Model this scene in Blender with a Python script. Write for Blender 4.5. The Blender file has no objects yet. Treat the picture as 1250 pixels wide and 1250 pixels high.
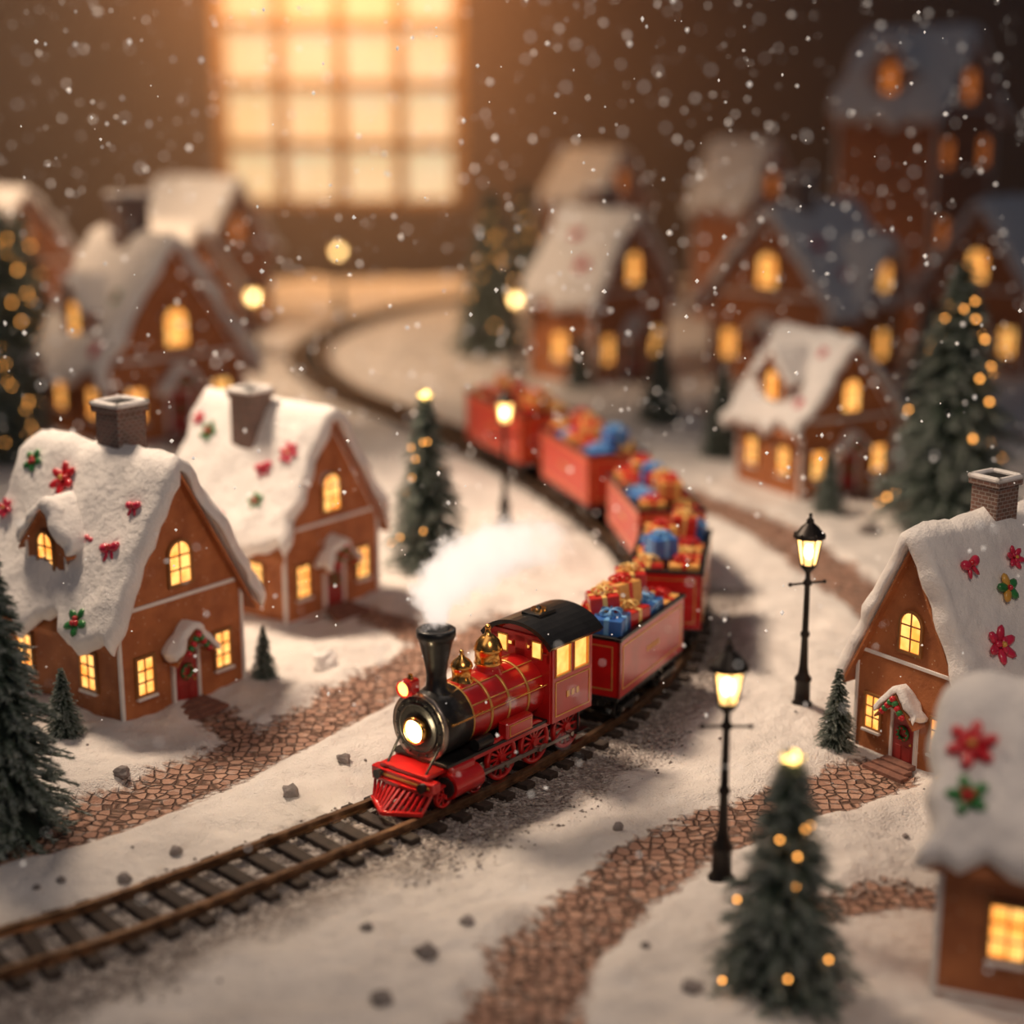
import bpy, bmesh, math, random
import numpy as np
from mathutils import Vector, Matrix, noise as mnoise
random.seed(7); rng=np.random.default_rng(7)
S=bpy.context.scene
S.view_settings.view_transform='Standard'
S.view_settings.exposure=0.0

# ------------------------------------------------------------------ materials
def nm(name):
    m=bpy.data.materials.new(name); m.use_nodes=True
    nt=m.node_tree; b=nt.nodes['Principled BSDF']; return m,nt,b
def ramp(nt,fac,stops):
    r=nt.nodes.new('ShaderNodeValToRGB'); e=r.color_ramp.elements
    while len(e)<len(stops): e.new(.5)
    for i,(p,c) in enumerate(stops):
        e[i].position=p; e[i].color=(c[0],c[1],c[2],1)
    nt.links.new(fac,r.inputs[0]); return r.outputs[0]
def noi(nt,vec,scale,detail=3,rough=.55):
    n=nt.nodes.new('ShaderNodeTexNoise'); n.inputs['Scale'].default_value=scale
    n.inputs['Detail'].default_value=detail; n.inputs['Roughness'].default_value=rough
    nt.links.new(vec,n.inputs['Vector']); return n.outputs['Fac']
def math_(nt,op,a,b=None,c=None):
    n=nt.nodes.new('ShaderNodeMath'); n.operation=op
    for i,x in enumerate((a,b,c)):
        if x is None: continue
        if isinstance(x,(int,float)): n.inputs[i].default_value=x
        else: nt.links.new(x,n.inputs[i])
    return n.outputs[0]
def mixc(nt,f,a,b):
    n=nt.nodes.new('ShaderNodeMix'); n.data_type='RGBA'
    for i,x in ((0,f),(6,a),(7,b)):
        if isinstance(x,(int,float)): n.inputs[i].default_value=x
        elif isinstance(x,tuple): n.inputs[i].default_value=(x[0],x[1],x[2],1)
        else: nt.links.new(x,n.inputs[i])
    return n.outputs[2]
def bump(nt,b,h,strength,dist):
    n=nt.nodes.new('ShaderNodeBump'); n.inputs['Strength'].default_value=strength
    n.inputs['Distance'].default_value=dist; nt.links.new(h,n.inputs['Height'])
    nt.links.new(n.outputs[0],b.inputs['Normal'])
def objc(nt):
    return nt.nodes.new('ShaderNodeTexCoord').outputs['Object']
def pm(name,c1,c2=None,scale=4,rough=.5,metal=0,bmp=0,bscale=20,em=0,emc=None,coat=0):
    m,nt,b=nm(name); v=objc(nt)
    if c2 is None: c2=tuple(x*.8 for x in c1)
    col=ramp(nt,noi(nt,v,scale),[(.3,c2),(.7,c1)])
    nt.links.new(col,b.inputs['Base Color'])
    b.inputs['Roughness'].default_value=rough; b.inputs['Metallic'].default_value=metal
    b.inputs['Coat Weight'].default_value=coat
    if bmp: bump(nt,b,noi(nt,v,bscale,4),bmp,.02)
    if em:
        b.inputs['Emission Color'].default_value=(*(emc or c1),1); b.inputs['Emission Strength'].default_value=em
    return m
def snow_mat():
    m,nt,b=nm('snow_icing'); v=objc(nt)
    nt.links.new(ramp(nt,noi(nt,v,2.5),[(.3,(.80,.78,.77)),(.7,(.94,.91,.88))]),b.inputs['Base Color'])
    b.inputs['Roughness'].default_value=.75
    h=math_(nt,'ADD',noi(nt,v,7,3),math_(nt,'MULTIPLY',noi(nt,v,45,3),.35))
    bump(nt,b,h,.6,.06); return m
def glow_mat(name,c1,c2,strength):
    m,nt,b=nm(name); v=objc(nt)
    col=ramp(nt,noi(nt,v,3.5,2),[(.35,c2),(.65,c1)])
    nt.links.new(col,b.inputs['Emission Color']); b.inputs['Base Color'].default_value=(.2,.1,.03,1)
    b.inputs['Emission Strength'].default_value=strength; b.inputs['Roughness'].default_value=.3
    return m
def brick_mat():
    m,nt,b=nm('chimney_brick'); v=objc(nt)
    sp=nt.nodes.new('ShaderNodeSeparateXYZ'); nt.links.new(v,sp.inputs[0])
    cb=nt.nodes.new('ShaderNodeCombineXYZ')
    nt.links.new(math_(nt,'ADD',sp.outputs[0],sp.outputs[1]),cb.inputs[0]); nt.links.new(sp.outputs[2],cb.inputs[1])
    br=nt.nodes.new('ShaderNodeTexBrick'); nt.links.new(cb.outputs[0],br.inputs['Vector'])
    br.inputs['Scale'].default_value=4.2; br.inputs['Mortar Size'].default_value=.03
    br.inputs['Color1'].default_value=(.24,.12,.09,1); br.inputs['Color2'].default_value=(.14,.085,.065,1)
    br.inputs['Mortar'].default_value=(.33,.28,.25,1)
    nt.links.new(br.outputs[0],b.inputs['Base Color']); b.inputs['Roughness'].default_value=.8
    bump(nt,b,br.outputs[1],-.5,.03); return m
def ginger_mat():
    m,nt,b=nm('gingerbread'); v=objc(nt)
    c=ramp(nt,noi(nt,v,2.2,4),[(.3,(.32,.098,.032)),(.7,(.52,.185,.062))])
    vo=nt.nodes.new('ShaderNodeTexVoronoi'); vo.inputs['Scale'].default_value=9; nt.links.new(v,vo.inputs['Vector'])
    sp=math_(nt,'LESS_THAN',vo.outputs['Distance'],.13)
    c=mixc(nt,math_(nt,'MULTIPLY',sp,.6),c,(.75,.55,.36))
    nt.links.new(c,b.inputs['Base Color']); b.inputs['Roughness'].default_value=.65
    bump(nt,b,noi(nt,v,18,4),.35,.03); return m
SNOW=snow_mat(); GING=ginger_mat(); BRICK=brick_mat()
GLOW=glow_mat('window_glow',(1,.54,.15),(1,.32,.045),1.8)
GLOWA=glow_mat('window_glow_amber',(1,.28,.05),(.8,.18,.03),.75)
MUNT=pm('window_muntin',(.32,.14,.04),rough=.5)
ICING=pm('white_icing',(.85,.83,.8),(.75,.72,.7),rough=.55)
DOOR=pm('door_red_paint',(.40,.03,.03),(.28,.025,.02),rough=.4)
GREEN=pm('candy_green',(.04,.25,.06),(.02,.15,.035),rough=.35,coat=.4)
REDC=pm('candy_red',(.7,.02,.03),(.5,.01,.02),rough=.3,coat=.5)
PINK=pm('candy_pink',(.72,.03,.09),(.55,.02,.055),rough=.3,coat=.5)
GOLDC=pm('candy_gold',(.75,.42,.08),(.6,.3,.04),rough=.35,coat=.4)
DARK=pm('flue_hollow_dark',(.012,.011,.011),rough=.9)  # near-black colour painted in for the shade inside the chimney hollow
STEP=pm('step_brick',(.28,.13,.09),(.17,.08,.06),scale=9,rough=.85,bmp=.4)
HM=[GING,SNOW,BRICK,GLOW,MUNT,ICING,DOOR,GREEN,REDC,PINK,GOLDC,DARK,STEP]
(gG,gS,gB,gW,gM,gI,gD,gGr,gR,gP,gAu,gK,gSt)=range(13)

# ------------------------------------------------------------------ mesh builder
class MB:
    def __init__(s): s.v=[];s.f=[];s.m=[];s.s=[];s.M=Matrix.Identity(4)
    def add(s,vs,fs,mat,sm=False):
        o=len(s.v)
        for p in vs: s.v.append(s.M@Vector(p))
        for f in fs: s.f.append([i+o for i in f]); s.m.append(mat); s.s.append(sm)
    def box(s,c,d,mat,R=None,ch=None):
        hx,hy,hz=d[0]/2,d[1]/2,d[2]/2
        if ch is None: ch=min(d)*.12
        V=[];idx={}
        for sx in(-1,1):
            for sy in(-1,1):
                for sz in(-1,1):
                    for k in range(3):
                        p=[sx*(hx-(ch if k!=0 else 0)),sy*(hy-(ch if k!=1 else 0)),sz*(hz-(ch if k!=2 else 0))]
                        idx[(sx,sy,sz,k)]=len(V); p=Vector(p)
                        if R is not None: p=R@p
                        V.append(p+Vector(c))
        F=[]
        for k in range(3):
            for sg in(-1,1):
                o=[a for a in range(3) if a!=k]; q=[]
                for (a,b) in((-1,-1),(1,-1),(1,1),(-1,1)):
                    t=[0,0,0];t[k]=sg;t[o[0]]=a;t[o[1]]=b;q.append(idx[(*t,k)])
                F.append(q)
            o=[a for a in range(3) if a!=k]
            for a in(-1,1):
                for b in(-1,1):
                    t1=[0,0,0];t1[k]=-1;t1[o[0]]=a;t1[o[1]]=b;t2=list(t1);t2[k]=1
                    F.append([idx[(*t1,o[0])],idx[(*t2,o[0])],idx[(*t2,o[1])],idx[(*t1,o[1])]])
        for sx in(-1,1):
            for sy in(-1,1):
                for sz in(-1,1): F.append([idx[(sx,sy,sz,k)] for k in range(3)])
        s.add(V,F,mat)
    def cyl(s,p0,p1,r0,r1,mat,n=20,caps=True,sm=True):
        p0=Vector(p0);p1=Vector(p1);d=(p1-p0).normalized()
        a=d.orthogonal().normalized();b=d.cross(a)
        R0=[p0+(a*math.cos(2*math.pi*i/n)+b*math.sin(2*math.pi*i/n))*r0 for i in range(n)]
        R1=[p1+(a*math.cos(2*math.pi*i/n)+b*math.sin(2*math.pi*i/n))*r1 for i in range(n)]
        s.add(R0+R1,[[i,(i+1)%n,n+(i+1)%n,n+i] for i in range(n)],mat,sm)
        if caps:
            if r0>1e-4: s.add(R0,[list(range(n))],mat)
            if r1>1e-4: s.add(R1,[list(range(n))],mat)
    def lathe(s,prof,c,mat,n=20,sm=True,axis='z'):
        V=[];F=[]
        for r,z in prof:
            for i in range(n):
                t=2*math.pi*(i+.5)/n
                p=(r*math.cos(t),r*math.sin(t),z)
                if axis=='x': p=(z,p[0],p[1])
                if axis=='y': p=(p[0],z,p[1])
                V.append(Vector(p)+Vector(c))
        for j in range(len(prof)-1):
            for i in range(n): F.append([j*n+i,j*n+(i+1)%n,(j+1)*n+(i+1)%n,(j+1)*n+i])
        s.add(V,F,mat,sm)
    def sph(s,c,r,mat,sc=(1,1,1),n=10,R=None):
        V=[];F=[];c=Vector(c);m=n//2+1
        for j in range(m+1):
            ph=math.pi*j/m
            for i in range(n):
                t=2*math.pi*i/n
                p=Vector((math.sin(ph)*math.cos(t)*sc[0],math.sin(ph)*math.sin(t)*sc[1],math.cos(ph)*sc[2]))*r
                if R is not None: p=R@p
                V.append(c+p)
        for j in range(m):
            for i in range(n): F.append([j*n+i,j*n+(i+1)%n,(j+1)*n+(i+1)%n,(j+1)*n+i])
        s.add(V,F,mat,True)
    def torus(s,c,R_,r,mat,rot=None,n=20,k=8,sc=(1,1)):
        V=[];F=[];c=Vector(c)
        for i in range(n):
            t=2*math.pi*i/n
            for j in range(k):
                q=2*math.pi*j/k; rr=R_+r*math.cos(q)
                p=Vector((rr*math.cos(t)*sc[0],rr*math.sin(t)*sc[1],r*math.sin(q)))
                if rot is not None: p=rot@p
                V.append(c+p)
        for i in range(n):
            for j in range(k): F.append([i*k+j,((i+1)%n)*k+j,((i+1)%n)*k+(j+1)%k,i*k+(j+1)%k])
        s.add(V,F,mat,True)
    def mesh(s,name,mats):
        me=bpy.data.meshes.new(name); me.from_pydata([tuple(p) for p in s.v],[],s.f)
        for m in mats: me.materials.append(m)
        me.polygons.foreach_set('material_index',s.m); me.polygons.foreach_set('use_smooth',s.s)
        bm=bmesh.new(); bm.from_mesh(me); bmesh.ops.recalc_face_normals(bm,faces=bm.faces); bm.to_mesh(me); bm.free()
        me.update(); return me
    def obj(s,name,mats,parent=None):
        o=bpy.data.objects.new(name,s.mesh(name,mats)); S.collection.objects.link(o)
        if parent: o.parent=parent
        return o
def np_mesh(name,V,F,mats,smooth=False):
    me=bpy.data.meshes.new(name); V=np.asarray(V,dtype=np.float32);F=np.asarray(F,dtype=np.int32)
    k=F.shape[1]
    me.vertices.add(len(V)); me.vertices.foreach_set('co',V.ravel())
    me.loops.add(F.size); me.loops.foreach_set('vertex_index',F.ravel())
    me.polygons.add(len(F)); me.polygons.foreach_set('loop_start',np.arange(0,F.size,k,dtype=np.int32))
    me.polygons.foreach_set('loop_total',np.full(len(F),k,dtype=np.int32))
    me.polygons.foreach_set('use_smooth',np.full(len(F),smooth))
    for m in mats: me.materials.append(m)
    me.update(calc_edges=True); me.validate(); return me
RX=lambda a:Matrix.Rotation(a,4,'X'); RY=lambda a:Matrix.Rotation(a,4,'Y'); RZ=lambda a:Matrix.Rotation(a,4,'Z')
T=lambda *p:Matrix.Translation(p)

# ------------------------------------------------------------------ track curve
TP=[(-9.5,14.6),(-7.3,16.3),(-6.05,17.41),(-5.23,17.99),(-4.38,18.71),(-3.48,19.55),(-2.51,20.48),(-1.46,21.52),(-.31,22.81),(.93,24.49),(1.93,26.2),(2.72,28.2),(3.12,30.4),(3.2,32.8),(2.88,35.2),(2.28,37.66),(1.45,40.2),(.25,43.29),(-1.31,46.79),(-3.21,50.48),(-5.37,54.29),(-7.18,59.24),(-7.97,64.07),(-7.74,68.51),(-6.2,74),(-3.2,79.5),(.8,83),(6,85),(12,86)]
def catmull(P,n=24):
    P=[np.array(p,float) for p in P]; P=[2*P[0]-P[1]]+P+[2*P[-1]-P[-2]]; out=[]
    for i in range(1,len(P)-2):
        for j in range(n):
            t=j/n; a,b,c,d=P[i-1:i+3]
            out.append(.5*((2*b)+(c-a)*t+(2*a-5*b+4*c-d)*t*t+(3*b-a-3*c+d)*t**3))
    out.append(P[-2]); return np.array(out)
C=catmull(TP); cl=np.concatenate([[0],np.cumsum(np.linalg.norm(np.diff(C,axis=0),axis=1))])
S0=float(cl[24*2])
def P_(s): s=s+S0-.61; return np.array([np.interp(s,cl,C[:,0]),np.interp(s,cl,C[:,1])])
def T_(s): d=P_(s+.05)-P_(s-.05); return d/np.linalg.norm(d)
SMIN=-S0+.61; SMAX=float(cl[-1])-S0+.61

# ------------------------------------------------------------------ ground
def vn(x,y,sd=0):
    xi=np.floor(x);yi=np.floor(y);fx=x-xi;fy=y-yi;fx=fx*fx*(3-2*fx);fy=fy*fy*(3-2*fy)
    h=lambda a,b:(lambda q:q-np.floor(q))(np.sin(a*127.1+b*311.7+sd*74.7)*43758.5453)
    return (h(xi,yi)*(1-fx)+h(xi+1,yi)*fx)*(1-fy)+(h(xi,yi+1)*(1-fx)+h(xi+1,yi+1)*fx)*fy
paths=[([(-7.4,20.3),(-6.64,20.7),(-5.97,21.25),(-5.31,22.0),(-4.64,22.9),(-3.94,24.0),(-3.15,25.12),(-2.5,26.3),(-1.9,27.6),(-1.2,28.8),(0,30)],.60),
 ([(-4.9,25.4),(-4.3,24.4),(-3.9,23.9)],.35),
 ([(.1,14),(.13,15.3),(.14,16.3),(.39,17.36),(.98,18.65),(1.92,20.11),(2.8,21.0),(3.84,21.8),(4.62,22.2),(5.4,22.9)],.58),
 ([(4.0,18.7),(4.8,19.1),(5.7,19.0),(7,18.9)],.3),
 ([(3.6,41.5),(4.63,40.1),(5.64,38.3),(6.35,36.2),(6.85,33.4),(7.37,31.2),(7.6,28)],.6),
 ([(-3.1,31.1),(-2.3,30.2),(-1.6,29.2)],.35),
 ([(6.5,52),(9,49),(12,47),(15,48)],.6)]
def seg_d(x,y,pl):
    d=np.full(x.shape,1e9)
    for (a,b),(c,e) in zip(pl[:-1],pl[1:]):
        vx,vy=c-a,e-b; t=np.clip(((x-a)*vx+(y-b)*vy)/(vx*vx+vy*vy),0,1)
        d=np.minimum(d,np.hypot(x-a-t*vx,y-b-t*vy))
    return d
ss=np.arange(SMIN,SMAX,.25); TS=np.array([P_(s) for s in ss]); TT=np.array([T_(s) for s in ss])
def fields(x,y):
    pd=np.full(x.shape,1e9)
    for pl,w in paths: pd=np.minimum(pd,seg_d(x,y,pl)-w)
    td=np.empty_like(x); side=np.empty_like(x); sa=np.empty_like(x)
    for i in range(0,len(x),20000):
        X=x[i:i+20000,None]-TS[None,:,0];Y=y[i:i+20000,None]-TS[None,:,1]
        D=X*X+Y*Y;k=D.argmin(1);r=np.arange(len(k))
        side[i:i+20000]=X[r,k]*TT[k,1]-Y[r,k]*TT[k,0]; td[i:i+20000]=np.sqrt(D[r,k]); sa[i:i+20000]=ss[k]
    wr=np.where(sa<19,1.55,.85)
    bd=np.where(side>0,td-wr,td-.72)
    return pd,bd,td
def height(x,y,pd,td):
    h=.22*(vn(x*.45,y*.45,1)-.5)+.18*(vn(x*1.1,y*1.1,2)-.5)+.08*(vn(x*3.1,y*3.1,3)-.5)+.035*(vn(x*8,y*8,5)-.5)
    m=np.clip((pd+.15)/.5,0,1); m=m*m*(3-2*m); h=h*m+.07*m-.02
    m=np.clip((td-.8)/.8,0,1); m=m*m*(3-2*m); return h*m
NX,NY=520,640
u=np.linspace(-1,1,NX); w=np.linspace(0,1,NY); Yv=13.5+76.5*(w**1.75)
U,YY=np.meshgrid(u,Yv); XX=U*(5+.36*YY)
x=XX.ravel();y=YY.ravel(); pd,bd,td=fields(x,y); z=height(x,y,pd,td)
I=np.arange(NX*NY).reshape(NY,NX); F=np.stack([I[:-1,:-1],I[:-1,1:],I[1:,1:],I[1:,:-1]],-1).reshape(-1,4)
gm,nt,b=nm('snow_ground'); v=objc(nt)
def attr(n):
    a=nt.nodes.new('ShaderNodeAttribute'); a.attribute_name=n; return a.outputs['Fac']
n1=noi(nt,v,1.1,4); n2=noi(nt,v,6,4); n3=noi(nt,v,30,3)
snowc=ramp(nt,noi(nt,v,.9,5),[(.3,(.72,.68,.65)),(.7,(.93,.89,.85))])
def mask(d,amp,soft):
    q=math_(nt,'ADD',d,math_(nt,'MULTIPLY',math_(nt,'SUBTRACT',n1,.5),amp))
    q=math_(nt,'ADD',q,math_(nt,'MULTIPLY',math_(nt,'SUBTRACT',n2,.5),amp*.9))
    mr=nt.nodes.new('ShaderNodeMapRange'); nt.links.new(q,mr.inputs[0]); mr.interpolation_type='SMOOTHSTEP'
    mr.inputs[1].default_value=-soft; mr.inputs[2].default_value=soft; mr.inputs[3].default_value=1; mr.inputs[4].default_value=0
    return mr.outputs[0]
pmask=mask(attr('path'),.75,.12); bmask=mask(attr('ballast'),.9,.3)
vo=nt.nodes.new('ShaderNodeTexVoronoi'); vo.feature='DISTANCE_TO_EDGE'; vo.inputs['Scale'].default_value=5.6; vo.inputs['Randomness'].default_value=.55
vc=nt.nodes.new('ShaderNodeTexVoronoi'); vc.inputs['Scale'].default_value=5.6; vc.inputs['Randomness'].default_value=.55
nt.links.new(v,vo.inputs['Vector']); nt.links.new(v,vc.inputs['Vector'])
stone=mixc(nt,vc.outputs['Color'],(.36,.19,.135),(.66,.41,.30))
stone=mixc(nt,math_(nt,'MULTIPLY',n3,.3),stone,(.24,.13,.10))
edge=ramp(nt,vo.outputs['Distance'],[(.01,(0,0,0)),(.10,(1,1,1))])
cob=mixc(nt,edge,(.15,.085,.06),stone)
dust=math_(nt,'MULTIPLY',math_(nt,'GREATER_THAN',n2,.60),.25); cob=mixc(nt,dust,cob,(.65,.58,.54))
vg=nt.nodes.new('ShaderNodeTexVoronoi'); vg.inputs['Scale'].default_value=16; nt.links.new(v,vg.inputs['Vector'])
grav=mixc(nt,vg.outputs['Color'],(.17,.14,.13),(.44,.38,.35))
bm2=math_(nt,'MULTIPLY',bmask,math_(nt,'ADD',.5,math_(nt,'MULTIPLY',math_(nt,'GREATER_THAN',n2,.47),.4)))
col=mixc(nt,bm2,snowc,grav); col=mixc(nt,pmask,col,cob)
nt.links.new(col,b.inputs['Base Color']); b.inputs['Roughness'].default_value=.78
hs=math_(nt,'ADD',math_(nt,'MULTIPLY',n2,.8),math_(nt,'MULTIPLY',n3,.5))
hs=math_(nt,'ADD',hs,math_(nt,'MULTIPLY',math_(nt,'MULTIPLY',edge,pmask),1.3))
hs=math_(nt,'SUBTRACT',hs,math_(nt,'MULTIPLY',math_(nt,'MULTIPLY',vg.outputs['Distance'],bmask),.9))
bump(nt,b,hs,.9,.08)
me=np_mesh('snowy_ground',np.stack([x,y,z],1),F,[gm],True)
for n,a in(('path',pd),('ballast',bd)):
    at=me.attributes.new(n,'FLOAT','POINT'); at.data.foreach_set('value',a.astype(np.float32))
o=bpy.data.objects.new('snowy_ground',me); S.collection.objects.link(o)
def gh(px,py):
    a=np.array([px],float);b_=np.array([py],float); p,q,t=fields(a,b_); return float(height(a,b_,p,t)[0])

def stones(name,pts,sizes,mats,flat=.7):
    base=np.array([(1,0,0),(-1,0,0),(0,1,0),(0,-1,0),(0,0,1),(0,0,-1)],float)
    f=np.array([(0,2,4),(2,1,4),(1,3,4),(3,0,4),(2,0,5),(1,2,5),(3,1,5),(0,3,5)])
    n=len(pts); sc=rng.uniform(.6,1.3,(n,6,1))*np.asarray(sizes)[:,None,None]
    V=base[None]*sc; V[:,:,2]*=flat
    a=rng.uniform(0,6.28,n); ca,sa=np.cos(a)[:,None],np.sin(a)[:,None]
    X=V[:,:,0]*ca-V[:,:,1]*sa; Yq=V[:,:,0]*sa+V[:,:,1]*ca; V=np.stack([X,Yq,V[:,:,2]],-1)+np.asarray(pts)[:,None,:]
    F=(f[None]+6*np.arange(n)[:,None,None]).reshape(-1,3)
    o=bpy.data.objects.new(name,np_mesh(name,V.reshape(-1,3),F,mats)); S.collection.objects.link(o); return o
GRAV=pm('gravel_stone',(.44,.39,.36),(.15,.13,.12),scale=3,rough=.85)
pts=[];sz=[]
for i in range(14000):
    s=random.uniform(SMIN,34)
    off=random.gauss(.45,.66) if s<19 else random.gauss(.05,.45)
    if off<-.95 or off>2.0: continue
    p=P_(s);t=T_(s); q=p+np.array([t[1],-t[0]])*off
    pts.append((q[0],q[1],.015)); sz.append(random.uniform(.016,.038))
stones('gravel_ballast',pts,sz,[GRAV])
def lump_mesh(bm,c,r,seed,sub=2):
    g=bmesh.ops.create_icosphere(bm,subdivisions=sub,radius=1)
    for vv in g['verts']:
        k=1+.45*mnoise.noise(vv.co*1.4+Vector((seed,0,0))); vv.co=Vector((c[0]+vv.co.x*r*k,c[1]+vv.co.y*r*k,c[2]+vv.co.z*r*.75*k))
bm=bmesh.new()
for i,(a,b_,r) in enumerate([(-5.8,22.66,.13),(-3.2,21.94,.13),(-5.05,19.48,.1),(-4.53,20.23,.09),(-1.01,17.36,.14),(-.55,18.13,.09),(1.48,20.99,.08),(-2.56,23.21,.11),(-1.47,16.38,.13),(2.06,16.72,.12),(8.32,36.92,.25),(1.59,17.64,.06),(-5.82,19.3,.06),(5.45,20.86,.05),(-6.11,19.19,.05),(-1.75,17.9,.08),(2.3,26.1,.06)]):
    lump_mesh(bm,(a,b_,gh(a,b_)+r*.3),r,i*3.1)
for i in range(60):
    yy=random.uniform(16,30); xx=random.uniform(-.33,.33)*yy; r=random.uniform(.012,.04)
    lump_mesh(bm,(xx,yy,gh(xx,yy)+r*.25),r,i*1.7,1)
me=bpy.data.meshes.new('scattered_pebbles'); bm.to_mesh(me); bm.free(); me.materials.append(pm('pebble_stone',(.34,.30,.29),(.16,.145,.14),scale=5,rough=.8,bmp=.5))
S.collection.objects.link(bpy.data.objects.new('scattered_pebbles',me))
bm=bmesh.new(); lump_mesh(bm,(-3.34,27.67,.12),.25,3,3); me=bpy.data.meshes.new('snow_lump'); bm.to_mesh(me); bm.free(); me.materials.append(SNOW)
S.collection.objects.link(bpy.data.objects.new('snow_lump',me))

# ------------------------------------------------------------------ track
GA=.95
RAIL=pm('rail_steel',(.40,.25,.15),(.16,.095,.06),scale=6,rough=.34,metal=.85)
TIE=pm('sleeper_wood',(.06,.042,.033),(.028,.02,.016),scale=6,rough=.8,bmp=.5)
V=[];F=[];prof=[(-.06,.09),(.06,.09),(.06,.105),(.018,.115),(.018,.165),(.04,.175),(.04,.205),(-.04,.205),(-.04,.175),(-.018,.165),(-.018,.115),(-.06,.105)]
rs=np.arange(SMIN,SMAX,.2); k=len(prof)
for sg in(-1,1):
    o0=len(V)
    for s in rs:
        p=P_(s);t=T_(s);n=np.array([t[1],-t[0]])
        for a,zz in prof: q=p+n*(sg*GA/2+a); V.append((q[0],q[1],zz))
    for i in range(len(rs)-1):
        for j in range(k): F.append([o0+i*k+j,o0+i*k+(j+1)%k,o0+(i+1)*k+(j+1)%k,o0+(i+1)*k+j])
tr=bpy.data.objects.new('railway_track',np_mesh('railway_track',V,F,[RAIL])); S.collection.objects.link(tr)
mb=MB(); s=SMIN+.2
while s<SMAX:
    p=P_(s);t=T_(s); mb.M=T(p[0],p[1],.045)@RZ(math.atan2(t[1],t[0])+random.uniform(-.03,.03))
    mb.box((0,0,0),(.2,1.5+random.uniform(-.06,.06),.1),0)
    if s<20:
        for sg in(-1,1):
            mb.box((0,sg*GA/2,.055),(.13,.2,.02),1)
    s+=.47
mb.obj('sleepers',[TIE,RAIL],tr)

# ------------------------------------------------------------------ house parts
def window(mb,M,w,h,arch,s,frame,glow=gW,nv=1,nh=2,fy=.045):
    old=mb.M; mb.M=old@M
    pts=[(-w/2,0),(w/2,0)]
    if arch:
        zc=h-w/2
        for i in range(13): a=math.pi*i/12; pts.append((w/2*math.cos(a),zc+w/2*math.sin(a)))
    else: pts+=[(w/2,h),(-w/2,h)]
    n=len(pts); fw=.05*s; cz=h/2
    mb.add([(a,-.012*s,c) for a,c in pts],[list(range(n))],glow)
    kx=(w/2+fw)/(w/2); kz=(h/2+fw)/(h/2)
    outp=[(a*kx,cz+(c-cz)*kz) for a,c in pts]; y1=-fy*s
    V=[(a,y1,c) for a,c in pts]+[(a,y1,c) for a,c in outp]+[(a,0,c) for a,c in pts]+[(a,.01,c) for a,c in outp]
    F=[]
    for i in range(n):
        j=(i+1)%n; F+= [[i,j,n+j,n+i],[i,j,2*n+j,2*n+i],[n+i,n+j,3*n+j,3*n+i]]
    mb.add(V,F,frame)
    for i in range(nv):
        xx=-w/2+w*(i+1)/(nv+1); mb.box((xx,-.022*s,h/2),(.024*s,.02*s,h*.98),gM,ch=0.001)
    for i in range(nh):
        zz=h*(i+1)/(nh+1); mb.box((0,-.022*s,zz),(w,.02*s,.024*s),gM,ch=0.001)
    mb.M=old
def snow_roof(mb,W,L,h,P,os_,of,th,mat,seed,s=1,na=44,nb=34):
    half=W/2+os_; k=(P-h)/(W/2); sl=math.sqrt(1+k*k); hl=L/2+of; ym=L/2; V=[];Bt=[]
    e=.07*s; r=th*.85
    for j in range(nb+1):
        tb=-1+2*j/nb; yb=math.sin(math.pi/2*tb)
        for i in range(na+1):
            ta=-1+2*i/na; a=math.sin(math.pi/2*ta)*.6+ta*.4
            sx=half*(1+.09*mnoise.noise(Vector((ym+yb*hl*2.6/s,seed,1.3)))*abs(a)**4*2)
            x_=a*sx; hy=hl+.10*s*mnoise.noise(Vector((x_*4.5/s,seed+5,.3)))*2
            y_=ym+yb*hy
            ax=math.sqrt(x_*x_+e*e)-e*.5; z0=P-k*ax
            d=min((1-abs(a))*sx*sl,(1-abs(yb))*hy); q=min(max(d/r,0),1)
            t=th*math.sqrt(max(0,1-(1-q)**2))
            nz=mnoise.noise(Vector((x_*1.7/s+seed,y_*1.7/s,z0)))*.4+mnoise.noise(Vector((x_*5/s+seed,y_*5/s,z0*2)))*.22
            t*=1+nz
            sg=x_/math.sqrt(x_*x_+e*e)
            n=Vector((sg*k,0,1)).normalized()
            b0=Vector((x_,y_,z0)); V.append(b0+n*(t+.005)); Bt.append(b0-n*th*.25)
    w_=na+1; N=len(V); F=[]
    for j in range(nb):
        for i in range(na):
            q=[j*w_+i,j*w_+i+1,(j+1)*w_+i+1,(j+1)*w_+i]; F.append(q)
    bd_=[j for j in range(w_)]+[j*w_+na for j in range(1,nb+1)]+[nb*w_+i for i in range(na-1,-1,-1)]+[j*w_ for j in range(nb-1,0,-1)]
    side=[[bd_[i],bd_[(i+1)%len(bd_)],bd_[(i+1)%len(bd_)]+N,bd_[i]+N] for i in range(len(bd_))]
    mb.add(V+Bt,F+[[x+N for x in q[::-1]] for q in F]+side,mat,True)
    for sg in(-1,1):
        hx=W/2+os_*.8; ya=-of*.7; yb=L+of*.7; Vb=[]
        for dz in(-.02-th*.25,-.02-th*.25-.05*s):
            for (xx,yy) in((0,ya),(hx,ya),(hx,yb),(0,yb)): Vb.append((sg*xx,yy,P-k*xx+dz*sl))
        mb.add(Vb,[[0,1,2,3],[4,5,6,7],[0,1,5,4],[1,2,6,5],[2,3,7,6],[3,0,4,7]],gG)
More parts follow.
